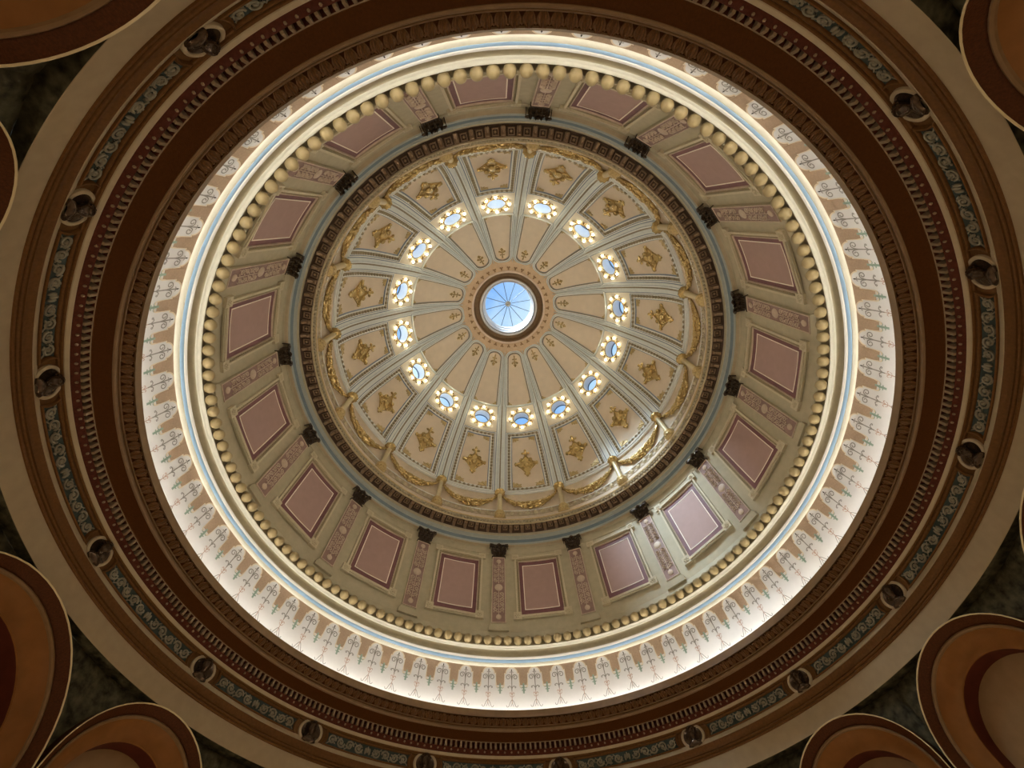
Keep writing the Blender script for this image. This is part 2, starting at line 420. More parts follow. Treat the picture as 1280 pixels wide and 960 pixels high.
# ------------------------------------------------------------------ medallions with busts, frieze panels
RF = 8.09; ZM = 6.535
fz = cyl(RF)
def make_medallion():
    base = (RF, 0, ZM - 0.2)
    root = rootobj('portrait_medallion', base, 'round dark bronze portrait bust in a cream ring on the frieze', 'medallion', 'portrait medallions of the frieze')
    def pol(rad, h, n=32): return [fz(rad * math.cos(2 * PI * i / n), ZM + 0.85 * rad * math.sin(2 * PI * i / n), h) for i in range(n)]
    a = MB(); a.grid([pol(0.295, 0.0), pol(0.292, 0.035), pol(0.28, 0.045), pol(0.240, 0.045), pol(0.232, 0.035), pol(0.227, 0.0)], 'cream', True)
    obj('ring', a.mesh('ring', base), root)
    a = MB(); a.grid([pol(0.231, 0.03), pol(0.205, 0.02), pol(0.14, 0.011), pol(0.05, 0.008), pol(0.005, 0.007)], 'bronze', True)
    obj('bowl', a.mesh('bowl', base), root)
    # bust: shoulders, neck, head with face and hair
    a = MB(); f = lambda x, y, z: fz(x * 1.5, ZM + z * 1.4, y * 1.15 - 0.025)
    prof = [(-0.17, 0.050, 0.02), (-0.15, 0.115, 0.055), (-0.115, 0.105, 0.06), (-0.085, 0.060, 0.05), (-0.06, 0.038, 0.042), (-0.03, 0.040, 0.045),
            (-0.012, 0.050, 0.055), (0.02, 0.062, 0.068), (0.055, 0.066, 0.075), (0.085, 0.062, 0.074), (0.115, 0.045, 0.055), (0.13, 0.015, 0.02)]
    rows = []
    for (z, wx, wy) in prof:
        row = []
        for j in range(16):
            q = 2 * PI * j / 16; x = wx * math.cos(q); y = 0.085 + wy * math.sin(q)
            if -0.02 < z < 0.10 and j == 4: y += 0.022 if z < 0.05 else 0.004      # nose and brow ridge
            if 0.03 < z < 0.07 and j in (3, 5): y -= 0.010                          # eye sockets
            if -0.02 < z < 0.0 and j in (3, 4, 5): y += 0.008                       # chin
            row.append(f(x, y, z))
        rows.append(row)
    a.grid(rows, 'bronze', True); bust = obj('bust', a.mesh('bust', base, ang=70), root)
    a = MB()
    for k in range(26):
        q = rnd.uniform(0, 2 * PI); e = rnd.uniform(0.15, 1.0)
        a.ball((0.066 * math.cos(q) * math.cos(e * 1.2), 0.075 + 0.06 * math.sin(q) * math.cos(e * 1.2), 0.07 + 0.06 * math.sin(e * 1.4)), 0.018, 'bronze', 6, 4, fn=f)
    obj('hair', a.mesh('hair', base), bust)
    return root
ring(make_medallion(), (RF, 0, ZM - 0.2), [MEDS[k] for k in range(16)])

def make_frieze(half, label, group, nsc):
    base = (RF, 0, 6.42)
    root = rootobj('frieze_panel', base, label, 'relief panel', group)
    z0, z1 = 6.408, 6.665
    def outline(ins, h, n=6):
        pts = []; L = half - ins; zz0 = z0 + ins * 0.4; zz1 = z1 - ins
        for i in range(17): pts.append(fz(-L + 2 * L * i / 16, zz0, h))
        for i in range(1, n): t = i / n; pts.append(fz(L + 0.045 * (4 * (t - 0.5) ** 2 - 1), zz0 + (zz1 - zz0) * t, h))
        for i in range(17): pts.append(fz(L - 2 * L * i / 16, zz1, h))
        for i in range(1, n): t = i / n; pts.append(fz(-L - 0.045 * (4 * (t - 0.5) ** 2 - 1), zz1 - (zz1 - zz0) * t, h))
        return pts
    a = MB(); a.grid([outline(-0.05, 0.0), outline(-0.045, 0.05), outline(-0.015, 0.06), outline(0.0, 0.045), outline(0.004, 0.012)], 'brown', True)
    obj('border', a.mesh('border', base), root)
    a = MB(); rows = []
    for i in range(3):
        z = z0 + (z1 - z0) * i / 2; e = 0.045 * (1 if i == 1 else 0)
        rows.append([fz((-1 + 2 * j / 20) * (half - e), z, 0.012) for j in range(21)])
    a.grid(rows, 'teal'); obj('field', a.mesh('field', base), root)
    a = MB(); zc = (z0 + z1) / 2; sp = (half - 0.16) / nsc
    for sgn in (-1, 1):
        for k in range(nsc):
            cx = sgn * (0.13 + sp * (k + 0.45)); s2 = 1 if k % 2 == 0 else -1
            p = spiral(cx, zc, 0.098, 1.6, (PI if sgn > 0 else 0) , s2 * sgn, 22, 0.12)
            a.tube([(x, z, 0.03) for x, z in p], [0.022 - 0.008 * i / 22 for i in range(23)], 'scroll_stone', 5, fn=lambda x, z, h: fz(x, z, h))
            a.ball((cx, zc, 0.03), (0.03, 0.03, 0.022), 'scroll_stone', 7, 4, fn=lambda x, z, h: fz(x, z, h))
            for e in range(3):
                aa = rnd.uniform(0, 2 * PI)
                a.ball((cx + 0.085 * math.cos(aa), zc + 0.085 * math.sin(aa), 0.03), (0.026, 0.018, 0.015), 'scroll_stone', 6, 4, fn=lambda x, z, h: fz(x, z, h))
            b = bez((cx - sgn * sp * 0.5, zc - s2 * 0.07), (cx, zc + s2 * 0.0), (cx + sgn * sp * 0.5, zc + s2 * 0.10), 6)
            a.tube([(x, z, 0.025) for x, z in b], 0.012, 'scroll_stone', 4, fn=lambda x, z, h: fz(x, z, h))
    for q in (-1, 0, 1): a.ball((q * 0.05, zc + 0.02 - abs(q) * 0.03, 0.035), (0.03, 0.075, 0.03), 'scroll_stone', 7, 5, fn=lambda x, z, h: fz(x, z, h))
    obj('scroll_relief', a.mesh('scroll_relief', base), root, kind='stuff')
    return root
fa, fb, ha, hb = [], [], 0, 0
for k in range(16):
    a0 = MEDS[k]; a1 = MEDS[k + 1] if k < 15 else MEDS[0] + 2 * PI
    (fa if k % 4 in (0, 3) else fb).append((a0 + a1) / 2)
    if k == 0: ha = (a1 - a0) / 2 * RF - 0.40
    if k == 1: hb = (a1 - a0) / 2 * RF - 0.40
ring(make_frieze(ha, 'long teal frieze panel with grey leafy scroll relief beside a wide niche arch', 'long scroll frieze panels', 5), (RF, 0, 6.42), fa)
ring(make_frieze(hb, 'short teal frieze panel with grey leafy scroll relief between narrow niche arches', 'short scroll frieze panels', 4), (RF, 0, 6.42), fb)

# ================================================================== COVE WALL with stencilled motifs
CP = [(7.985, 7.46), (7.985, 7.7), (7.975, 8.0), (7.955, 8.3), (7.93, 8.6), (7.90, 8.85), (7.868, 9.05), (7.86, 9.06)]
def cove_r(z):
    for (r0, z0), (r1, z1) in zip(CP, CP[1:]):
        if z <= z1: return r0 + (r1 - r0) * (z - z0) / (z1 - z0)
    return CP[-1][0]
mb = MB(); mb.lathe(CP, 'cove_white', SEG)
wc = structure('wall_cove', mb, label='white cove wall glowing above the brown cornice', cat='wall')
NM = 72; WM = 2 * PI * 7.93 / NM
def cm(u, z, h): r = cove_r(z) - h; return (r * math.cos(u / 7.93), r * math.sin(u / 7.93), z)
def make_motif():
    mb = MB()
    def ribbon(pts, wd, mt, h):
        rows = [[], []]
        for i, p in enumerate(pts):
            q0 = pts[max(0, i - 1)]; q1 = pts[min(len(pts) - 1, i + 1)]
            dx, dz = q1[0] - q0[0], q1[1] - q0[1]; L = math.hypot(dx, dz) or 1
            nx, nzz = -dz / L * wd / 2, dx / L * wd / 2
            rows[0].append(cm(p[0] - nx, p[1] - nzz, h)); rows[1].append(cm(p[0] + nx, p[1] + nzz, h))
        mb.grid(rows, mt)
    # outline of the light lobe
    half = [(0, 9.035)] + [(0.175 * math.sin(PI / 2 * i / 8), 8.875 + 0.16 * math.cos(PI / 2 * i / 8)) for i in range(1, 9)] + [(0.215, 8.875), (0.222, 8.86), (0.226, 8.70), (0.23, 8.55), (0.245, 8.505), (0.27, 8.49), (0.29, 8.515)]
    body = [p for p in half if p[0] <= 0.2451]
    # brown ground: from outline up to 9.05, then down band between lobes
    for s in (-1, 1):
        rows = [[cm(s * x, z, 0.003) for x, z in body], [cm(s * x, 9.058, 0.003) for x, z in body]]
        mb.grid(rows, 'stencil_brown')
        rows = [[cm(s * x, z, 0.003) for x in (0.238, 0.29, WM / 2)] for z in (8.55, 8.8, 9.058)]
        mb.grid(rows, 'stencil_brown')
        ribbon([(s * x, z) for x, z in half], 0.030, 'stencil_cream', 0.006)
        # green pendant
        ribbon([(s * WM / 2 * 0.999, 8.60), (s * WM / 2 * 0.999, 8.32)], 0.05, 'stencil_green', 0.005)
        ribbon(bez((s * WM / 2, 8.52), (s * 0.29, 8.43), (s * 0.245, 8.50)), 0.02, 'stencil_green', 0.005)
        ribbon(bez((s * WM / 2, 8.44), (s * 0.31, 8.38), (s * 0.29, 8.42)), 0.025, 'stencil_green', 0.005)
        # grey scrolls on the stem
        ribbon(bez((0, 8.66), (s * 0.02, 8.86), (s * 0.09, 8.83)) + spiral(s * 0.10, 8.765, 0.068, 1.0, PI / 2, -s, 14, 0.4), 0.022, 'stencil_grey', 0.005)
        ribbon(bez((0, 8.905), (s * 0.03, 8.93), (s * 0.05, 8.895)), 0.018, 'stencil_grey', 0.005)
        ribbon(bez((0, 8.45), (s * 0.05, 8.57), (s * 0.10, 8.50)), 0.022, 'stencil_grey', 0.005)
        ribbon(spiral(s * 0.10, 8.49, 0.025, 0.8, PI / 2, -s, 8, 0.4), 0.018, 'stencil_grey', 0.005)
        ribbon(bez((0, 8.28), (s * 0.05, 8.40), (s * 0.07, 8.31)), 0.018, 'stencil_pink', 0.005)
        ribbon(bez((0, 8.24), (s * 0.05, 8.23), (s * 0.055, 8.29)), 0.014, 'stencil_pink', 0.005)
        ribbon(bez((0, 8.16), (s * 0.04, 8.14), (s * 0.10, 7.985)) + bez((s * 0.11, 7.975), (s * 0.155, 7.95), (s * 0.165, 8.02)), 0.015, 'stencil_grey', 0.005)
        ribbon(bez((0, 8.10), (s * 0.01, 8.03), (s * 0.045, 7.98)), 0.012, 'stencil_grey', 0.005)
    ribbon([(0, 8.97), (0, 8.8), (0, 8.6), (0, 8.4)], 0.026, 'stencil_grey', 0.0055)
    ribbon([(0, 8.4), (0, 8.2), (0, 8.06)], 0.018, 'stencil_pink', 0.0055)
    mb.poly([cm(x, z, 0.006) for x, z in ((0, 9.0), (0.018, 8.955), (0, 8.92), (-0.018, 8.955))], 'stencil_dot')
    return mb.mesh('stencil_motif', (7.93, 0, 8.6), smooth=False)
mm = make_motif()
for i in range(NM):
    o = obj('stencil_motif', mm, wc); place(o, (7.93, 0, 8.6), math.radians(91.9) + 2 * PI * i / NM)
# hidden cove light
mb = MB(); mb.lathe([(7.88 + 0.022 * math.cos(2 * PI * i / 8), 7.59 + 0.022 * math.sin(2 * PI * i / 8)) for i in range(9)], 'cove_tube', 96)
o = obj('cove_light_tube', mb.mesh('cove_light_tube'), None, label='warm white light tube lying in the gutter behind the cornice lip', category='light')

# ================================================================== BALL CORNICE
def arc(c, r, a0, a1, n): return [(c[0] + r * math.cos(a0 + (a1 - a0) * i / n), c[1] + r * math.sin(a0 + (a1 - a0) * i / n)) for i in range(n + 1)]
t2 = prof_obj('trim_2', [
    ([(7.865, 9.05), (7.86, 9.04), (7.835, 9.045), (7.815, 9.06), (7.79, 9.09), (7.785, 9.10)], 'cream_mould'),
    ([(7.785, 9.10), (7.80, 9.105), (7.80, 9.112), (7.78, 9.112)], 'cream_mould'),
    ([(7.78, 9.112), (7.767, 9.13), (7.755, 9.17), (7.752, 9.195)], 'sky_blue'),
    ([(7.752, 9.195), (7.77, 9.198), (7.77, 9.206), (7.75, 9.206)], 'white_line'),
    ([(7.75, 9.206), (7.738, 9.21), (7.72, 9.235), (7.715, 9.255)], 'white_line'),
    ([(7.715, 9.255), (7.79, 9.262), (7.835, 9.29), (7.85, 9.34), (7.835, 9.40), (7.78, 9.45), (7.69, 9.47)], 'khaki'),
    ([(7.69, 9.47), (7.675, 9.465), (7.655, 9.475), (7.645, 9.485)], 'cream_mould'),
    ([(7.645, 9.485), (7.66, 9.489), (7.66, 9.496), (7.64, 9.496)], 'cream_mould'),
    ([(7.64, 9.496), (7.615, 9.50), (7.59, 9.52), (7.585, 9.53)], 'cream_mould'),
    ([(7.585, 9.53), (7.62, 9.55), (7.66, 9.60), (7.66, 9.77)], 'khaki'),
    ([(7.66, 9.77), (7.54, 9.775), (7.53, 9.80), (7.86, 9.83)], 'khaki'),
], kind='structure', label='cream and pale blue cornice carrying a ring of gold balls', category='cornice')
NB = 150
mb = MB(); mb.ball((0, 0, 0), 0.132, 'ball_gold', 20, 12); mball = mb.mesh('ball')
for i in range(NB):
    a = math.radians(90.35) + 2 * PI * i / NB
    o = obj('ball', mball, t2); place(o, (7.50, 0, 9.645), a)

# ================================================================== DRUM
RD = 7.85
mb = MB()
mb.lathe([(7.86, 9.82), (7.80, 9.83), (7.80, 10.16), (7.815, 10.19), (RD, 10.20), (RD, 13.72)], 'khaki', SEG)
wd = structure('wall_drum', mb, label='khaki drum wall behind the panels and pilasters', cat='wall')
cd_ = cyl(RD)
def make_pilaster():
    base = (RD, 0, 10.4)
    root = rootobj('pilaster', base, 'khaki pilaster with mauve scrollwork strip and dark leafy capital', 'pilaster', 'pilasters around the drum')
    a = MB(); a.box(-0.34, 0.34, 10.20, 10.36, 0.0, 0.10, 'khaki', fn=cd_); a.box(-0.30, 0.30, 10.36, 10.45, 0.0, 0.085, 'khaki', fn=cd_)
    obj('base', a.mesh('base', base, smooth=False), root)
    a = MB(); a.box(-0.255, 0.255, 10.47, 13.46, 0.0, 0.075, 'khaki', fn=cd_); obj('shaft', a.mesh('shaft', base, smooth=False), root)
    a = MB()
    def rect(x, z0, z1, h): return [cd_(-x, z0, h), cd_(x, z0, h), cd_(x, z1, h), cd_(-x, z1, h)]
    a.grid([rect(0.25, 10.49, 13.45, 0.075), rect(0.248, 10.492, 13.448, 0.10), rect(0.225, 10.515, 13.425, 0.10), rect(0.222, 10.518, 13.422, 0.082)], 'relief_pink', True)
    obj('strip_frame', a.mesh('strip_frame', base, smooth=False), root)
    a = MB(); a.grid([[cd_(-0.225, 10.515, 0.083), cd_(0.225, 10.515, 0.083)], [cd_(-0.225, 13.425, 0.083), cd_(0.225, 13.425, 0.083)]], 'pil_ground')
    obj('strip_field', a.mesh('strip_field', base, smooth=False), root)
    a = MB(); f = cd_; zm = 11.97
    a.ball((0, zm, 0.085), (0.15, 0.16, 0.03), 'relief_pink', 14, 6, fn=f)
    for sg in (-1, 1):
        a.ball((0, zm + sg * 1.26, 0.09), (0.10, 0.11, 0.035), 'relief_pink', 10, 5, fn=f)
        a.tube([(0, zm + sg * 0.18, 0.10), (0, zm + sg * 1.2, 0.10)], 0.014, 'relief_pink', 4, fn=f)
        for s in (-1, 1):
            for q, zz in enumerate((0.30, 0.52, 0.74, 0.96)):
                p = spiral(s * 0.105, zm + sg * zz, 0.085, 1.3, -sg * PI / 2 if q % 2 else sg * PI / 2, s * sg * (1 if q % 2 else -1), 14, 0.2)
                a.tube([(x, z, 0.098) for x, z in p], 0.017, 'relief_pink', 4, fn=f)
                a.ball((s * 0.05, zm + sg * (zz + 0.10), 0.095), (0.035, 0.022, 0.02), 'relief_pink', 6, 4, fn=f)
                a.ball((s * 0.17, zm + sg * (zz + 0.10), 0.095), (0.022, 0.03, 0.02), 'relief_pink', 6, 4, fn=f)
    obj('scroll_relief', a.mesh('scroll_relief', base), root, kind='stuff')
    # capital: bell, abacus, acanthus leaves, volutes
    cp = MB()
    cp.grid([[f(-w_, z, 0.0), f(-w_, z, d_), f(w_, z, d_), f(w_, z, 0.0)] for (z, w_, d_) in ((13.46, 0.25, 0.09), (13.48, 0.275, 0.11), (13.51, 0.275, 0.11), (13.53, 0.20, 0.07), (13.85, 0.20, 0.07), (13.97, 0.24, 0.09))], 'capital')
    cap = obj('capital', cp.mesh('capital', base), root, label='dark bronze leafy capital')
    ab = MB()
    rows = []
    for z, k in ((13.96, 0.94), (13.975, 1.0), (14.03, 1.0), (14.045, 0.96)):
        rows.append([f(-0.38 * k, z, 0.0)] + [f(x * 0.38 * k, z, (0.27 - 0.07 * (1 - x * x)) * k) for x in (-1, -0.6, -0.2, 0.2, 0.6, 1)] + [f(0.38 * k, z, 0.0)])
    ab.grid(rows, 'capital'); obj('abacus', ab.mesh('abacus', base), cap)
    def acl(cx, z0, z1, wd, out, d0):
        q_ = MB(); rows = []
        for i in range(9):
            t = i / 8; hw = wd * (0.7 + 0.5 * math.sin(PI * min(1, t * 1.1))) * (1 if t < .8 else 0.75) * (1 + 0.18 * (i % 2))
            z = z0 + (z1 - z0) * math.sin(min(1, t * 1.2) * PI / 2) - (0.09 * (t - 0.72) / 0.28 if t > 0.72 else 0)
            hh = d0 + out * t ** 2.0
            rows.append([f(cx + hw * q, z, hh + 0.03 * (1 - abs(q)) - (0.02 if abs(q) == 0.5 else 0)) for q in (-1, -0.75, -0.5, -0.2, 0, 0.2, 0.5, 0.75, 1)])
        q_.grid(rows, 'capital'); obj('acanthus_leaf', q_.mesh('acanthus_leaf', base, ang=25), cap)
    for cx in (-0.165, 0.0, 0.165): acl(cx, 13.50, 13.70, 0.062, 0.17, 0.08)
    for cx in (-0.235, -0.08, 0.08, 0.235): acl(cx, 13.60, 13.88, 0.060, 0.25, 0.09)
    for s in (-1, 1):
        v_ = MB()
        p = spiral(s * 0.31, 13.90, 0.09, 1.6, PI if s > 0 else 0, -s, 18, 0.15)
        v_.tube([(x, z, 0.27) for x, z in p], 0.030, 'capital', 5, fn=f)
        v_.ball((s * 0.31, 13.90, 0.28), (0.03, 0.03, 0.04), 'capital', 6, 4, fn=f)
        p = spiral(s * 0.10, 13.92, 0.06, 1.3, 0 if s > 0 else PI, s, 14, 0.2)
        v_.tube([(x, z, 0.24) for x, z in p], 0.022, 'capital', 5, fn=f)
        obj('volute', v_.mesh('volute', base), cap)
    fl_ = MB(); fl_.ball((0, 14.0, 0.25), (0.07, 0.065, 0.06), 'capital', 8, 5, fn=f)
    for s in (-1, 1): fl_.ball((s * 0.06, 14.0, 0.24), (0.04, 0.03, 0.04), 'capital', 8, 5, fn=f)
    obj('flower', fl_.mesh('flower', base), cap)
    return root
ring(make_pilaster(), (RD, 0, 10.4), EDGES)

def make_panel():
    base = (RD, 0, 10.6)
    root = rootobj('wall_panel', base, 'mauve wall panel with cream line and maroon border between two pilasters', 'panel', 'mauve panels around the drum')
    f = cd_; X = lambda deg: math.radians(deg) * RD
    z0, z1 = 11.06, 13.07; xw = X(4.4)
    def rect(x, a, b, h, n=6):
        p = [(-x + 2 * x * i / n, a) for i in range(n)] + [(x, a + (b - a) * i / n) for i in range(n)] + [(x - 2 * x * i / n, b) for i in range(n)] + [(-x, b - (b - a) * i / n) for i in range(n)]
        return [f(u, z, h) for u, z in p]
    a = MB(); a.grid([[f(-xw + 2 * xw * i / 8, z, 0.012) for i in range(9)] for z in (z0, 11.7, 12.4, z1)], 'mauve'); obj('field', a.mesh('field', base), root)
    a = MB(); a.grid([rect(xw + 0.012, z0 - 0.012, z1 + 0.012, 0.012), rect(xw + 0.012, z0 - 0.012, z1 + 0.012, 0.02), rect(xw - 0.018, z0 + 0.018, z1 - 0.018, 0.02), rect(xw - 0.018, z0 + 0.018, z1 - 0.018, 0.01)], 'fillet', True)
    obj('fillet', a.mesh('fillet', base, smooth=False), root, label='thin cream line')
    xm = X(5.45)
    a = MB(); a.grid([rect(xm, 10.845, 13.27, 0.012), rect(xw, z0, z1, 0.012)], 'maroon', True); obj('border', a.mesh('border', base), root, label='maroon border')
    a = MB(); a.grid([rect(xm + 0.03, 10.815, 13.30, 0.0), rect(xm + 0.03, 10.815, 13.30, 0.05), rect(xm + 0.01, 10.835, 13.28, 0.055), rect(xm, 10.845, 13.27, 0.03), rect(xm - 0.004, 10.85, 13.265, 0.01)], 'relief_pink', True)
    obj('inner_moulding', a.mesh('inner_moulding', base, smooth=False), root)
    xo = X(7.15)
    # carved and plain strips of the frame
    for s in (-1, 1):
        a = MB(); x0, x1 = sorted((s * (xm + 0.03), s * (xm + 0.10)))
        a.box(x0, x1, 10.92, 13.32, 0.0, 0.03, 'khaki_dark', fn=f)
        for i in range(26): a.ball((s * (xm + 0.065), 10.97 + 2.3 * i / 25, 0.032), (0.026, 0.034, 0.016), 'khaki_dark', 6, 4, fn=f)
        obj('carved_strip', a.mesh('carved_strip', base), root)
        a = MB(); x0, x1 = sorted((s * (xm + 0.10), s * (xm + 0.165)))
        a.box(x0, x1, 10.86, 13.42, 0.0, 0.075, 'khaki_light', fn=f); obj('side_bar', a.mesh('side_bar', base, smooth=False), root)
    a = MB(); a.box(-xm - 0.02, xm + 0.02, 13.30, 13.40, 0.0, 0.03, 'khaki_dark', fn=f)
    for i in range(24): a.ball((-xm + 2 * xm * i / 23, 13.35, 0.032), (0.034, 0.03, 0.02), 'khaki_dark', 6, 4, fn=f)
    obj('carved_strip', a.mesh('carved_strip', base), root)
    a = MB(); a.box(-xm - 0.12, xm + 0.12, 13.40, 13.48, 0.0, 0.08, 'khaki_light', fn=f); obj('top_bar', a.mesh('top_bar', base, smooth=False), root)
    a = MB(); a.box(-xm - 0.02, xm + 0.02, 10.72, 10.80, 0.0, 0.085, 'khaki_light', fn=f); a.box(-xm - 0.02, xm + 0.02, 10.66, 10.72, 0.0, 0.06, 'khaki', fn=f)
    obj('bottom_bar', a.mesh('bottom_bar', base, smooth=False), root)
    for s in (-1, 1):
        for (za, zb) in ((10.64, 10.92), (13.36, 13.62)):
            a = MB(); xc = s * (xm + 0.13)
            a.box(xc - 0.14, xc + 0.14, za, zb, 0.0, 0.09, 'khaki_light', fn=f); zc = (za + zb) / 2
            cb_ = obj('corner_block', a.mesh('corner_block', base), root); a = MB()
            for i in range(6): a.ball((xc + 0.065 * math.cos(PI / 3 * i), zc + 0.065 * math.sin(PI / 3 * i), 0.095), (0.038, 0.038, 0.02), 'khaki_light', 6, 4, fn=f)
            a.ball((xc, zc, 0.10), (0.03, 0.03, 0.025), 'khaki_light', 6, 4, fn=f)
            obj('rosette', a.mesh('rosette', base), cb_)
    return root
ring(make_panel(), (RD, 0, 10.6), BAYS, labels={2: 'mauve wall panel brightest in the pale daylight patch, with cream line and maroon border'})

# ================================================================== UPPER CORNICE
t3 = prof_obj('trim_3', [
    ([(RD, 13.71), (7.835, 13.715), (7.825, 13.73), (7.825, 13.76), (7.84, 13.77)], 'khaki'),
    ([(7.84, 13.77), (7.83, 14.05), (7.79, 14.065)], 'khaki'),
    ([(7.79, 14.065), (7.70, 14.07), (7.69, 14.08), (7.688, 14.105)], 'cream'),
    ([(7.688, 14.105), (7.67, 14.11), (7.66, 14.15), (7.65, 14.17)], 'grey_green'),
    ([(7.65, 14.17), (7.642, 14.20), (7.612, 14.30)], 'slate_blue'),
    ([(7.612, 14.30), (7.605, 14.32), (7.585, 14.33), (7.58, 14.36), (7.575, 14.50)], 'grey_green'),
    ([(7.575, 14.50), (7.555, 14.51), (7.55, 14.63)], 'khaki'),
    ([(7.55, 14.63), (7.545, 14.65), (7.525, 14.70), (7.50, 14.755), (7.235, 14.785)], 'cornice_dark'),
    ([(7.235, 14.785), (7.20, 14.755), (7.185, 14.76), (7.18, 14.78)], 'cream'),
    ([(7.18, 14.78), (7.175, 14.80)], 'old_gold'),
    ([(7.175, 14.80), (7.172, 14.86), (7.165, 14.87), (7.14, 14.90), (7.115, 14.95)], 'bead_brown'),
    ([(7.115, 14.95), (7.105, 14.955), (7.10, 14.99)], 'old_gold'),
    ([(7.10, 14.99), (7.09, 15.0), (7.09, 15.03), (7.27, 15.05)], 'attic'),
], kind='structure', label='dark bracketed cornice ring below the dome', category='cornice')
mb = MB()
for i in range(320):
    a = 2 * PI * i / 320; c, s_ = math.cos(a), math.sin(a)
    mb.ball((7.15 * c, 7.15 * s_, 14.885), (0.05, 0.05, 0.055), 'bead_brown', 6, 4)
obj('tongue_row', mb.mesh('tongue_row'), t3, kind='stuff')
NMD = 96
def make_mod():
    mb = MB(); f = lambda x, y, z: (x, y, z)
    # bracket: long scroll under the soffit from r 7.50 in to 7.25
    pr = [(7.50, 14.76), (7.50, 14.60), (7.47, 14.575), (7.43, 14.60), (7.40, 14.65), (7.34, 14.68), (7.28, 14.665), (7.255, 14.69), (7.25, 14.78)]
    rows = [[(r, y, z) for (r, z) in pr] for y in (-0.055, -0.05, 0.05, 0.055)]
    mb.grid(rows, 'modillion')
    mb.poly(rows[0], 'modillion'); mb.poly(rows[-1], 'modillion')
    for y in (-0.035, 0.035): mb.tube([(r, y, z - 0.004) for (r, z) in pr[1:-1]], 0.014, 'modillion', 4)
    mb.box(7.22, 7.52, -0.075, 0.075, 14.745, 14.775, 'modillion')
    return mb.mesh('modillion', (7.36, 0, 14.7))
def make_coffer():
    mb = MB(); zc = 14.765
    def sq(s, dz): return [(7.36 + s * 0.105, -s * 0.105, zc + dz), (7.36 + s * 0.105, s * 0.105, zc + dz), (7.36 - s * 0.105, s * 0.105, zc + dz), (7.36 - s * 0.105, -s * 0.105, zc + dz)]
    mb.grid([sq(1.0, 0.02), sq(1.0, -0.055), sq(0.78, -0.055), sq(0.72, -0.02), sq(0.7, 0.0)], 'modillion', True)
    for i in range(6): mb.ball((7.36 + 0.035 * math.cos(PI / 3 * i), 0.035 * math.sin(PI / 3 * i), zc - 0.015), (0.022, 0.022, 0.014), 'modillion', 6, 4)
    mb.ball((7.36, 0, zc - 0.022), 0.016, 'old_gold', 6, 4)
    return mb.mesh('rosette_coffer', (7.36, 0, 14.76))
mmd, mco = make_mod(), make_coffer()
for i in range(NMD):
    a = PH + BAY / 2 + 2 * PI * i / NMD
    o = obj('modillion', mmd, t3); place(o, (7.36, 0, 14.7), a)
    o = obj('rosette_coffer', mco, t3); place(o, (7.36, 0, 14.76), a + PI / NMD)

# ================================================================== ATTIC
RT = 7.29
mb = MB()
mb.lathe([(7.27, 15.04), (7.21, 15.05), (7.21, 15.16), (7.235, 15.18), (7.235, 15.30), (7.225, 15.34)], 'attic', SEG)
mb.lathe([(7.225, 15.34), (7.215, 15.345), (7.215, 15.36)], 'bead_brown', SEG)
mb.lathe([(7.215, 15.36), (7.28, 15.375), (7.30, 15.66), (7.235, 15.68)], 'attic', SEG)
mb.lathe([(7.235, 15.68), (7.215, 15.69), (7.215, 15.715), (7.27, 15.73), (RT, 15.74)], 'dome_white', SEG)
mb.lathe([(RT, 15.74), (RT, 16.2), (RT, 16.92), (7.28, 16.95)], 'attic', SEG)
mb.lathe([(7.28, 16.95), (7.215, 16.96), (7.205, 16.985), (7.21, 17.01), (7.235, 17.02), (7.235, 17.08)], 'dome_white', SEG)
wt = structure('wall_attic', mb, label='tan attic wall under the dome behind the garlands', cat='wall')
NE = 128
mb = MB(); mb.ball((7.235, 0, 15.53), (0.07, 0.085, 0.12), 'khaki_light', 10, 6)
pts = [(7.225, -0.125 * math.sin(PI * i / 10 * 1.0 - PI / 2) if False else 0.13 * math.cos(PI + PI * i / 10), 15.60 + 0.19 * math.sin(PI + PI * i / 10)) for i in range(11)]
mb.tube(pts, 0.024, 'khaki_light', 4)
me_ = mb.mesh('egg_ornament', (7.24, 0, 15.54))
for i in range(NE):
    o = obj('egg_ornament', me_, wt); place(o, (7.24, 0, 15.54), PH + 2 * PI * (i + 0.5) / NE)
fat = cyl(RT)
def make_garland():
    base = (RT, 0, 15.9)
    hw = BAY / 2 * RT - 0.16
    mb = MB(); f = fat
    def path(t): x = hw * t; return x, 16.72 - 0.70 * (1 - t * t) ** 0.8
    core = [path(-1 + 2 * i / 24) for i in range(25)]
    mb.tube([(x, z, 0.07) for x, z in core], [0.03 + 0.085 * (1 - abs(-1 + 2 * i / 24)) ** 0.6 for i in range(25)], 'gold', 7, fn=f)
    for i in range(190):
        t = rnd.uniform(-1, 1); t = math.copysign(abs(t) ** 1.2, t)
        x, z = path(t); rad = 0.035 + 0.135 * (1 - abs(t)) ** 0.6
        q = rnd.uniform(-0.2, PI + 0.2)
        s = rnd.uniform(0.035, 0.072) * (0.6 + 0.5 * (1 - abs(t)))
        mb.ball((x + rnd.uniform(-.02, .02), z + rad * math.cos(q), 0.07 + rad * 0.8 * math.sin(q)), (s * 1.3, s, s * 0.9), 'gold', 6, 4, fn=f)
    o = rootobj('garland', base, 'gilded leafy garland swag hung between two posts on the attic', 'garland', 'gold garlands around the attic')
    obj('swag', mb.mesh('swag', base, ang=50), o)
    for s in (-1, 1):
        a = MB(); x, z = path(s); a.tube([(x, z, 0.07), (s * (hw + 0.12), 16.76, 0.10)], 0.03, 'gold', 6, fn=f); a.ball((x, z, 0.07), 0.05, 'gold', 8, 5, fn=f)
        obj('tie', a.mesh('tie', base), o)
    return o
ring(make_garland(), (RT, 0, 15.9), BAYS)
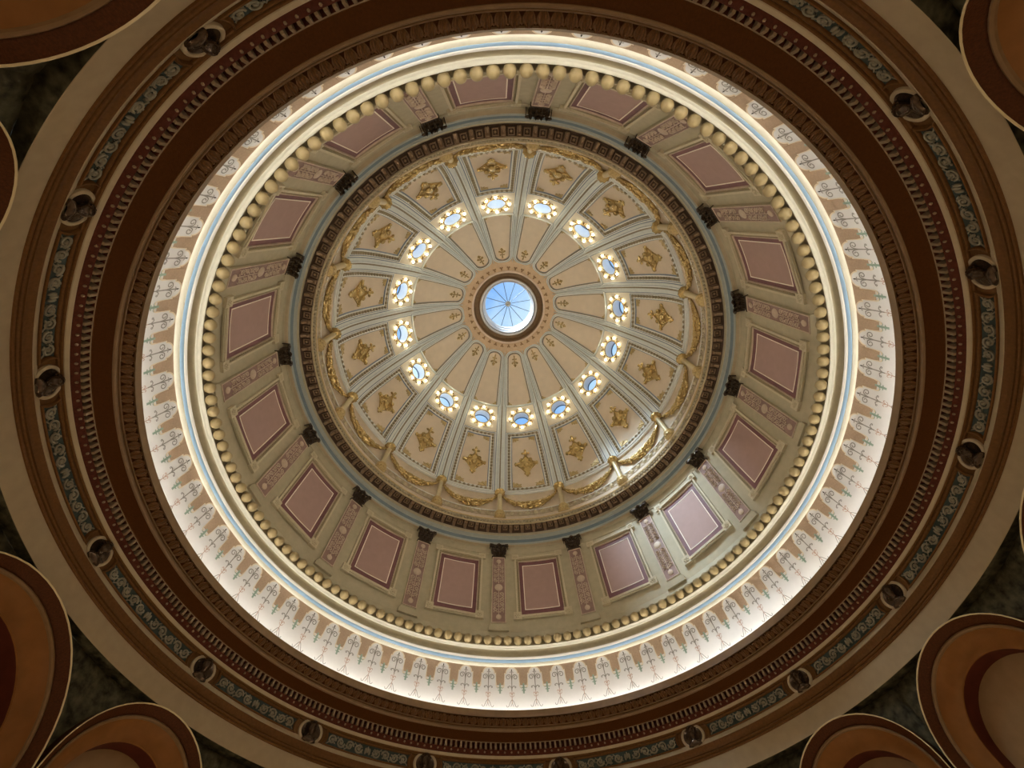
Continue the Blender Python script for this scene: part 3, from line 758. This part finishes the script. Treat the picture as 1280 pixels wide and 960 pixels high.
def make_post():
    R0 = 7.15; base = (R0, 0, 15.05); f = lambda x, y, z: (x + R0, y, z)
    o = rootobj('attic_post', base, 'cream and gold post with urn cap standing at the foot of a dome rib', 'post', 'posts at the feet of the dome ribs')
    a = MB(); a.lathe([(0.02, 15.05), (0.13, 15.05), (0.20, 15.08), (0.235, 15.15), (0.235, 15.22), (0.19, 15.27), (0.20, 15.32), (0.225, 15.38), (0.20, 15.46), (0.15, 15.50), (0.13, 15.54)], 'old_gold', 16, fn=f)
    for i in range(12): a.ball((0.225 * math.cos(PI / 6 * i), 0.225 * math.sin(PI / 6 * i), 15.17), 0.04, 'old_gold', 6, 4, fn=f)
    obj('base', a.mesh('base', base), o)
    a = MB(); a.lathe([(0.13, 15.52), (0.115, 15.6), (0.11, 16.2), (0.105, 16.72), (0.125, 16.76)], 'post_cream', 16, fn=f); obj('shaft', a.mesh('shaft', base), o)
    a = MB(); a.lathe([(0.10, 16.72), (0.15, 16.75), (0.21, 16.82), (0.235, 16.90), (0.235, 16.97), (0.20, 17.02), (0.17, 17.06), (0.12, 17.13), (0.06, 17.22), (0.01, 17.26)], 'gold', 16, fn=f)
    for i in range(10): a.ball((0.215 * math.cos(PI / 5 * i), 0.215 * math.sin(PI / 5 * i), 16.92), (0.05, 0.05, 0.07), 'gold', 6, 4, fn=f)
    obj('urn_cap', a.mesh('urn_cap', base), o)
    return o
ring(make_post(), (7.15, 0, 15.05), EDGES)

# ================================================================== DOME
DP = [(7.26, 16.4), (7.23, 17.05), (7.03, 18.3), (6.6, 19.55), (5.98, 20.9), (5.15, 22.4), (4.0, 23.85), (2.6, 25.1), (2.0, 25.45)]
def catmull(P, n=24):
    out = []
    for i in range(1, len(P) - 2):
        p0, p1, p2, p3 = P[i - 1], P[i], P[i + 1], P[i + 2]
        for j in range(n):
            t = j / n; q = []
            for k in range(2):
                q.append(0.5 * (2 * p1[k] + (p2[k] - p0[k]) * t + (2 * p0[k] - 5 * p1[k] + 4 * p2[k] - p3[k]) * t * t + (3 * p1[k] - p0[k] - 3 * p2[k] + p3[k]) * t ** 3))
            out.append(tuple(q))
    out.append(P[-2]); return out
DC = catmull(DP); DT = [0.0]
for p, q in zip(DC, DC[1:]): DT.append(DT[-1] + math.hypot(q[0] - p[0], q[1] - p[1]))
TMAX = DT[-1]
def dome(t):
    t = max(0.0, min(TMAX - 1e-6, t))
    lo, hi = 0, len(DT) - 1
    while hi - lo > 1:
        md_ = (lo + hi) // 2
        if DT[md_] <= t: lo = md_
        else: hi = md_
    k = (t - DT[lo]) / (DT[hi] - DT[lo]); p, q = DC[lo], DC[hi]
    i0, i1 = max(0, lo - 1), min(len(DC) - 1, hi + 1)
    tr, tz = DC[i1][0] - DC[i0][0], DC[i1][1] - DC[i0][1]; L = math.hypot(tr, tz)
    return p[0] + (q[0] - p[0]) * k, p[1] + (q[1] - p[1]) * k, -tz / L, tr / L
def t_of_z(z):
    for i in range(len(DC) - 1):
        if DC[i][1] <= z <= DC[i + 1][1]:
            return DT[i] + (DT[i + 1] - DT[i]) * (z - DC[i][1]) / (DC[i + 1][1] - DC[i][1])
    return TMAX
def dm(u, t, h):
    r, z, nr, nz_ = dome(t); a = u / r; rr = r + nr * h
    return (rr * math.cos(a), rr * math.sin(a), z + nz_ * h)
TL0, TL1 = t_of_z(17.08), t_of_z(20.82)          # lower coffers
TW0, TW1 = t_of_z(20.88), t_of_z(22.36)          # lunette band
TU0, TUE = t_of_z(22.42), t_of_z(25.08)          # upper tongues
def bayh(t): return dome(t)[0] * BAY / 2
# shell (behind everything; the lunette band is closed by the window plates)
mb = MB()
def shell_rows(t0, t1, n, h):
    for i in range(n): pass
    return [(dome(t0 + (t1 - t0) * i / n)) for i in range(n + 1)]
mb.lathe([(r + nr * -0.06, z + nz_ * -0.06) for r, z, nr, nz_ in shell_rows(0, TW0, 30, 0)], 'rib', SEG)
mb.lathe([(r + nr * -0.06, z + nz_ * -0.06) for r, z, nr, nz_ in shell_rows(TW1, TMAX, 24, 0)], 'rib', SEG)
ceil = structure('ceiling', mb, label='coffered dome ceiling with sixteen ribs around a skylight', cat='ceiling')

# ---- ribs
def rib_half(t):
    r = dome(t)[0]
    if t <= TU0: return 0.285 - 0.03 * (t / TU0)
    return max(0.02, r * BAY / 2 - (0.1379 * r - 0.06 + 0.215))
def make_rib():
    base = dm(0, 0, 0); mb = MB(); n = 46; rows = []
    tend = t_of_z(25.0)
    for i in range(n + 1):
        t = tend * i / n; w_ = rib_half(t)
        rows.append([dm(x * w_, t, h) for x, h in ((-1, -0.06), (-1, 0.05), (-0.86, 0.055), (-0.80, 0.075), (-0.45, 0.075), (-0.40, 0.10), (-0.14, 0.10), (-0.12, 0.085), (0.12, 0.085), (0.14, 0.10), (0.40, 0.10), (0.45, 0.075), (0.80, 0.075), (0.86, 0.055), (1, 0.05), (1, -0.06))])
    b = len(mb.v); nn = len(rows[0])
    for j in range(nn - 1):
        mt = {1: 'dome_line', 13: 'dome_line', 4: 'line_soft', 10: 'line_soft', 7: 'rope_ground'}.get(j, 'rib')
        mb.grid([[r[j], r[j + 1]] for r in rows], mt)
    me = mb.mesh('rib', base, ang=25)
    o = obj('rib', me, ceil)
    bd = MB(); t = 0.25
    while t < tend - 0.05:
        w_ = rib_half(t); s = max(0.010, min(0.026, w_ * 0.10)); bd.ball(dm(0, t, 0.09), s, 'bead_brown', 5, 4); t += max(0.045, s * 2.3)
    obj('bead_line', bd.mesh('bead_line', base), o, kind='stuff')
    return o, base
pr, bs = make_rib(); ring(pr, bs, EDGES, ceil)

# ---- lower coffers
def wl_(t): return bayh(t) - rib_half(t) - 0.005
def rect_loop(ins, h, w_=wl_, t0=TL0, t1=TL1, n=10):
    a, b = t0 + ins, t1 - ins; L = []
    for i in range(n): L.append((-(w_(a) - ins) + 2 * (w_(a) - ins) * i / n, a))
    for i in range(n): t = a + (b - a) * i / n; L.append((w_(t) - ins, t))
    for i in range(n): L.append(((w_(b) - ins) - 2 * (w_(b) - ins) * i / n, b))
    for i in range(n): t = b - (b - a) * i / n; L.append((-(w_(t) - ins), t))
    return [dm(u, t, h) for u, t in L]
def bands(mb, spec, loopf):
    for (i0, h0), (i1, h1), mt in spec:
        mb.grid([loopf(i0, h0), loopf(i1, h1)], mt, True)
def make_coffer_panel():
    base = dm(0, TL0, 0)
    mb = MB(); ins = 0.335; a, b = TL0 + ins, TL1 - ins; rows = []
    for i in range(13):
        t = a + (b - a) * i / 12; w_ = wl_(t) - ins; rows.append([dm(w_ * (j / 5 - 1), t, -0.03) for j in range(11)])
    mb.grid(rows, 'dome_field')
    o = obj('coffer_panel', mb.mesh('coffer_panel', base), ceil)
    fr = MB()
    bands(fr, [((0.0, -0.06), (0.0, 0.05), 'dome_white'), ((0.0, 0.05), (0.045, 0.05), 'dome_white'), ((0.045, 0.05), (0.05, 0.02), 'dome_line'), ((0.05, 0.02), (0.075, 0.02), 'dome_line'),
               ((0.075, 0.02), (0.075, 0.04), 'dome_white'), ((0.075, 0.04), (0.11, 0.04), 'dome_white'), ((0.11, 0.04), (0.115, 0.0), 'bead_ground'), ((0.115, 0.0), (0.225, -0.01), 'bead_ground'),
               ((0.225, -0.01), (0.23, 0.02), 'dome_white'), ((0.23, 0.02), (0.295, 0.02), 'dome_white'), ((0.295, 0.02), (0.30, -0.02), 'dome_line'), ((0.30, -0.02), (0.335, -0.03), 'dome_line')], rect_loop)
    obj('frame', fr.mesh('frame', base, smooth=False), o)
    bd = MB(); I = 0.17
    t = TL0 + I
    while t < TL1 - I:
        for s in (-1, 1): bd.ball(dm(s * (wl_(t) - I), t, 0.03), 0.072, 'bead_brown', 7, 5)
        t += 0.20
    for tt in (TL0 + I, TL1 - I):
        w_ = wl_(tt) - I; n = int(2 * w_ / 0.20)
        for i in range(1, n): bd.ball(dm(-w_ + 2 * w_ * i / n, tt, 0.03), 0.072, 'bead_brown', 7, 5)
    obj('bead_moulding', bd.mesh('bead_moulding', base), o, kind='stuff')
    # central gilt ornament
    g = MB(); tc_ = TL0 + (TL1 - TL0) * 0.47; f = lambda x, y, z: dm(x * 1.22, tc_ + y * 1.22, z * 1.4)
    D = [(0, -0.55), (0.46, 0.0), (0, 0.50), (-0.46, 0.0)]
    def dia(s, h):
        L = []
        for i in range(4):
            p, q = D[i], D[(i + 1) % 4]
            for j in range(4):
                k = j / 4; L.append(f((p[0] + (q[0] - p[0]) * k) * s * (1 - 0.10 * math.sin(PI * k)), (p[1] + (q[1] - p[1]) * k) * s * (1 - 0.10 * math.sin(PI * k)), h))
        return L
    g.grid([dia(1.0, -0.03), dia(0.98, 0.02), dia(0.85, 0.03), dia(0.8, 0.0), dia(0.02, 0.0)], 'gold', True)
    g.ball((0, -0.02, 0.03), (0.12, 0.13, 0.06), 'gold', 10, 6, fn=f)
    for s in (-1, 1):
        for q in (-1, 1):
            p = spiral(s * 0.17, q * 0.19, 0.10, 1.4, -q * PI / 2, s * q, 14, 0.2); g.tube([(x, y, 0.045) for x, y in p], 0.026, 'gold', 5, fn=f)
        g.ball((s * 0.36, 0, 0.03), (0.10, 0.07, 0.05), 'gold', 8, 5, fn=f)
        g.ball((s * 0.45, 0, 0.02), (0.06, 0.10, 0.04), 'gold', 8, 5, fn=f)
        g.ball((s * 0.11, 0.56, 0.02), (0.075, 0.05, 0.04), 'gold', 8, 5, fn=f)
        g.ball((s * 0.07, -0.52, 0.02), (0.06, 0.06, 0.04), 'gold', 8, 5, fn=f)
    g.ball((0, 0.52, 0.03), (0.07, 0.13, 0.05), 'gold', 8, 5, fn=f); g.ball((0, 0.70, 0.02), (0.06, 0.07, 0.04), 'gold', 8, 5, fn=f)
    g.ball((0, -0.60, 0.02), (0.06, 0.09, 0.04), 'gold', 8, 5, fn=f)
    obj('gilt_ornament', g.mesh('gilt_ornament', base), o, label='gilded diamond-shaped leaf ornament')
    for ti in (0, 1):
        for s in (-1, 1):
            q = MB(); t0 = (TL0 + 0.36) if ti == 0 else (TL1 - 0.36); sg = 1 if ti == 0 else -1
            sz = 0.42 if ti == 0 else 0.32
            cx = s * (wl_(t0) - 0.36)
            L = [(0, 0), (1, 0), (1.0, 0.18), (0.78, 0.30), (1.0, 0.52), (0.62, 0.50), (0.50, 0.80), (0.26, 0.62), (0.15, 0.95), (0, 0.80)]
            P = [(cx - s * x * sz, t0 + sg * y * sz * 0.9) for x, y in L]
            q.grid([[dm(u, t, -0.03) for u, t in P], [dm(u, t, 0.0) for u, t in P]], 'old_gold', True); q.poly([dm(u, t, 0.0) for u, t in P], 'old_gold')
            q.tube([dm(cx - s * 0.05 * sz, t0 + sg * 0.05 * sz, 0.005), dm(cx - s * 0.6 * sz, t0 + sg * 0.5 * sz, 0.012)], 0.02, 'old_gold', 5)
            obj('corner_leaf', q.mesh('corner_leaf', base, smooth=False), o)
    return o, base
pc, bs = make_coffer_panel(); ring(pc, bs, BAYS, ceil)

# ---- upper tongues
TCAP = t_of_z(24.72)
def wu(t): return 0.1379 * dome(t)[0] - 0.06 + 0.20
def tongue(ins, h, n=12):
    L = []; a = TU0 + ins * 0.3
    cr_ = wu(TCAP) - ins
    for i in range(n): t = a + (TCAP - a) * i / n; L.append((wu(t) - ins, t))
    for i in range(n + 1): q = PI * i / n; L.append((cr_ * math.cos(q), TCAP + cr_ * math.sin(q)))
    for i in range(1, n + 1): t = TCAP + (a - TCAP) * i / n; L.append((-(wu(t) - ins), t))
    w0 = wu(a) - ins
    for i in range(1, 6): L.append((-w0 + 2 * w0 * i / 6, a))
    return [dm(u, t, h) for u, t in L]
def make_tongue():
    base = dm(0, TU0, 0); ins = 0.20
    mb = MB(); rows = []; a = TU0 + ins * 0.3; cr_ = wu(TCAP) - ins
    for i in range(12): t = a + (TCAP - a) * i / 12; w_ = wu(t) - ins; rows.append([dm(w_ * (j / 4 - 1), t, -0.03) for j in range(9)])
    for i in range(9): q = PI / 2 * i / 8; w_ = max(0.005, cr_ * math.cos(q)); rows.append([dm(w_ * (j / 4 - 1), TCAP + cr_ * math.sin(q), -0.03) for j in range(9)])
    mb.grid(rows, 'dome_field')
    o = obj('tongue_panel', mb.mesh('tongue_panel', base), ceil)
    fr = MB()
    bands(fr, [((0.0, -0.06), (0.0, 0.045), 'rib'), ((0.0, 0.045), (0.065, 0.055), 'rib'), ((0.065, 0.055), (0.07, 0.03), 'line_soft'), ((0.07, 0.03), (0.09, 0.03), 'line_soft'),
               ((0.09, 0.03), (0.095, 0.045), 'dome_white'), ((0.095, 0.045), (0.14, 0.04), 'dome_white'), ((0.14, 0.04), (0.145, 0.0), 'rope_ground'), ((0.145, 0.0), (0.19, 0.0), 'rope_ground'), ((0.19, 0.0), (0.20, -0.03), 'dome_line')], tongue)
    obj('frame', fr.mesh('frame', base, smooth=False), o)
    bd = MB(); I = 0.168; t = TU0 + I
    while t < TCAP:
        for s in (-1, 1): bd.ball(dm(s * (wu(t) - I), t, 0.004), 0.024, 'bead_brown', 5, 4)
        t += 0.075
    obj('rope_moulding', bd.mesh('rope_moulding', base), o, kind='stuff')
    g = MB(); tc_ = TCAP - 0.12; f = lambda x, y, z: dm(x, tc_ + y, z)
    g.tube([(0, -0.30, 0.0), (0, 0.30, 0.0)], 0.03, 'gold', 6, fn=f)
    for s in (-1, 1):
        p = bez((0, -0.10), (s * 0.10, -0.02), (s * 0.14, -0.14), 6) + spiral(s * 0.13, -0.12, 0.06, 0.9, 0 if s > 0 else PI, -s, 8, 0.3)
        g.tube([(x, y, 0.0) for x, y in p], 0.028, 'gold', 5, fn=f)
        g.ball((s * 0.09, 0.12, -0.01), (0.06, 0.04, 0.03), 'gold', 6, 4, fn=f)
        g.ball((s * 0.06, -0.26, -0.01), (0.04, 0.04, 0.03), 'gold', 6, 4, fn=f)
    g.ball((0, 0.30, 0.0), (0.045, 0.08, 0.03), 'gold', 6, 4, fn=f); g.ball((0, -0.34, 0), (0.06, 0.06, 0.03), 'gold', 6, 4, fn=f)
    obj('gilt_sprig', g.mesh('gilt_sprig', base), o)
    for s in (-1, 1):
        q = MB(); cx = s * (wu(TU0 + 0.08) - 0.21); sz = 0.20
        L = [(0, 0), (1, 0), (0.9, 0.35), (0.5, 0.4), (0.45, 0.85), (0, 1)]
        P = [(cx - s * x * sz, TU0 + 0.08 + y * sz) for x, y in L]
        q.grid([[dm(u, t, -0.03) for u, t in P], [dm(u, t, 0.0) for u, t in P]], 'old_gold', True); q.poly([dm(u, t, 0.0) for u, t in P], 'old_gold')
        obj('corner_leaf', q.mesh('corner_leaf', base, smooth=False), o)
    return o, base
pt_, bs = make_tongue(); ring(pt_, bs, BAYS, ceil)

# ---- lunette windows
TWC = (TW0 + TW1) / 2 + 0.02; HR = 0.42
def ww(t): return bayh(t) - rib_half(t) + 0.02
def make_window():
    base = dm(0, TW0, 0)
    root = bpy.data.objects.new('window_1', None); C.objects.link(root); root.empty_display_size = 0.1
    root['kind'] = 'structure'; root['label'] = 'round lunette window ringed by gilded scrolls and glowing bulbs'; root['category'] = 'window'; root['group'] = 'lunette windows around the dome'
    N = 48
    def circ(r, h): return [dm(r * math.cos(2 * PI * i / N), TWC + r * math.sin(2 * PI * i / N), h) for i in range(N)]
    def sq(h, k=1.0):
        L = []
        for i in range(N):
            a = 2 * PI * i / N; c, s = math.cos(a), math.sin(a)
            # square parametrised by angle then fitted to the trapezoid
            mx_ = max(abs(c), abs(s)); x, y = c / mx_, s / mx_
            t = TWC + ((TW1 - TWC) * y if y > 0 else (TWC - TW0) * y); L.append(dm(x * ww(t), t, h))
        return L
    a = MB(); c0, c1 = circ(0.52, 0.0), sq(0.0)
    mid = [[dm(*(0, 0, 0))] * 0]
    def mix(t): return [tuple(p[k] + (q[k] - p[k]) * t for k in range(3)) for p, q in zip(c0, c1)]
    a.grid([circ(HR, 0.0), c0, mix(0.5), c1, sq(-0.08)], 'lunette_plate', True)
    obj('plate', a.mesh('plate', base), root)
    a = MB(); a.grid([circ(HR + 0.05, 0.0), circ(HR + 0.04, 0.035), circ(HR + 0.01, 0.04), circ(HR, 0.02), circ(HR, -0.02)], 'gold', True)
    for i in range(8):
        q = 2 * PI * (i + 0.5) / 8
        p = spiral(0.575 * math.cos(q), 0.575 * math.sin(q), 0.075, 1.2, q + PI, 1 if i % 2 else -1, 12, 0.25)
        a.tube([dm(x, TWC + y, 0.02) for x, y in p], 0.022, 'gold', 5)
        for dq in (-0.16, 0.16): a.ball(dm(0.66 * math.cos(q + dq), TWC + 0.66 * math.sin(q + dq), 0.01), 0.045, 'gold', 6, 4)
    obj('gilt_surround', a.mesh('gilt_surround', base), root)
    a = MB(); a.grid([circ(HR, 0.0), circ(HR, -0.08), circ(HR, -0.50)], 'reveal', True); obj('reveal', a.mesh('reveal', base), root)
    a = MB(); a.grid([circ(HR, -0.46), circ(HR - 0.025, -0.46), circ(HR - 0.03, -0.48), circ(HR - 0.03, -0.52), circ(HR + 0.01, -0.52)], 'lantern_bar', True); obj('sash', a.mesh('sash', base), root)
    a = MB(); a.grid([circ(HR - 0.02, -0.49), circ(0.005, -0.49)], 'glass', True); obj('pane', a.mesh('pane', base), root)
    b = MB(); b.ball((0, 0, 0), 0.055, 'bulb', 10, 7); mbu = b.mesh('bulb')
    hb = MB(); hb.lathe([(0.055, -0.03), (0.075, -0.01), (0.06, 0.02)], 'gold', 10); mho = hb.mesh('bulb_cup')
    for i in range(8):
        q = 2 * PI * i / 8 + PI / 2 
        p = dm(0.625 * math.cos(q), TWC + 0.625 * math.sin(q), 0.06); o = obj('bulb', mbu, root)
        o.location = (p[0] - base[0], p[1] - base[1], p[2] - base[2])
        r_, z_, nr_, nz_ = dome(TWC + 0.625 * math.sin(q)); fi = 0.625 * math.cos(q) / r_
        p = dm(0.625 * math.cos(q), TWC + 0.625 * math.sin(q), 0.015); o = obj('bulb_cup', mho, root)
        o.location = (p[0] - base[0], p[1] - base[1], p[2] - base[2])
        o.rotation_euler = Vector((nr_ * math.cos(fi), nr_ * math.sin(fi), nz_)).to_track_quat('Z', 'Y').to_euler()
    return root, base
pw, bs = make_window()
for i, o in enumerate(ring(pw, bs, BAYS)): o.name = 'window_%d' % (i + 1)

# ---- oculus ring and lantern
ZO = 25.06
mb = MB()
mb.lathe([(2.95, 24.90), (2.70, 25.00), (2.55, 25.03), (2.15, 25.06)], 'oculus_tan', 128)
mb.lathe([(2.15, 25.06), (2.14, 25.00), (2.10, 24.97), (2.05, 24.98), (2.03, 25.06)], 'oculus_pink', 128)
mb.lathe([(2.03, 25.06), (2.03, 25.40), (1.98, 25.48), (1.80, 25.48), (1.70, 25.38), (1.68, 25.20)], 'oculus_dark', 128)
orr = obj('trim_4', mb.mesh('trim_4', ang=35), None, kind='structure', label='tan oculus ring with brown fleurs and a dark hollow', category='ring')
fl = MB(); N3 = 36
for i in range(N3):
    a = 2 * PI * i / N3
    for (dr, da, sr, sa) in ((0, 0, 0.075, 0.022), (0.045, 0.022, 0.03, 0.04), (0.045, -0.022, 0.03, 0.04), (-0.06, 0, 0.03, 0.035)):
        rr = 2.30 + dr; fl.ball((rr * math.cos(a + da), rr * math.sin(a + da), 25.047 - 0.065 * (rr - 2.12) / 0.43 * 0.4), (0.05, 0.05, 0.014), 'oculus_fleur', 6, 4)
obj('fleur_band', fl.mesh('fleur_band'), orr, kind='stuff')
wn = bpy.data.objects.new('window_17', None); C.objects.link(wn); wn.location = (0, 0, 25.2)
wn['kind'] = 'structure'; wn['label'] = 'round lantern skylight of twelve glass panes at the top of the dome'; wn['category'] = 'skylight'
b0 = (0, 0, 25.2)
mb = MB(); mb.lathe([(1.70, 25.22), (1.67, 25.15), (1.60, 25.14), (1.57, 25.18), (1.57, 25.22)], 'lantern_white', 96); obj('lip', mb.mesh('lip', b0), wn)
mb = MB(); mb.lathe([(1.57, 25.22), (1.575, 25.36), (1.525, 25.36), (1.53, 25.25)], 'lantern_white', 96); obj('groove', mb.mesh('groove', b0), wn)
mb = MB(); mb.lathe([(1.53, 25.25), (1.50, 25.24), (1.49, 25.28), (1.47, 25.55), (1.47, 25.58), (1.44, 25.59), (1.43, 25.95), (1.40, 25.97), (1.39, 26.2), (1.50, 26.22)], 'lantern_white', 96)
obj('collar', mb.mesh('collar', b0), wn)
def zg(r): return 26.20 + 0.32 * (1 - r / 1.43)
a = MB(); a.grid([[(r * math.cos(q), r * math.sin(q), zg(r)) for q in [PI / 6 * (j / 6) for j in range(7)]] for r in (1.45, 0.15)], 'glass'); mpn = a.mesh('pane', b0)
a = MB(); a.tube([(1.45, 0, zg(1.45)), (0.7, 0, zg(0.7)), (0.12, 0, zg(0.12))], 0.020, 'lantern_bar', 5); mbr = a.mesh('glazing_bar', b0)
for k in range(12):
    o = obj('pane', mpn, wn); o.rotation_euler = (0, 0, math.radians(15 + 3) + PI / 6 * k)
    o = obj('glazing_bar', mbr, wn); o.rotation_euler = (0, 0, math.radians(15 + 3) + PI / 6 * k)
a = MB(); a.lathe([(0.01, 26.42), (0.12, 26.42), (0.17, 26.46), (0.17, 26.50), (0.01, 26.56)], 'hub', 24); obj('hub', a.mesh('hub', b0), wn)

clean()
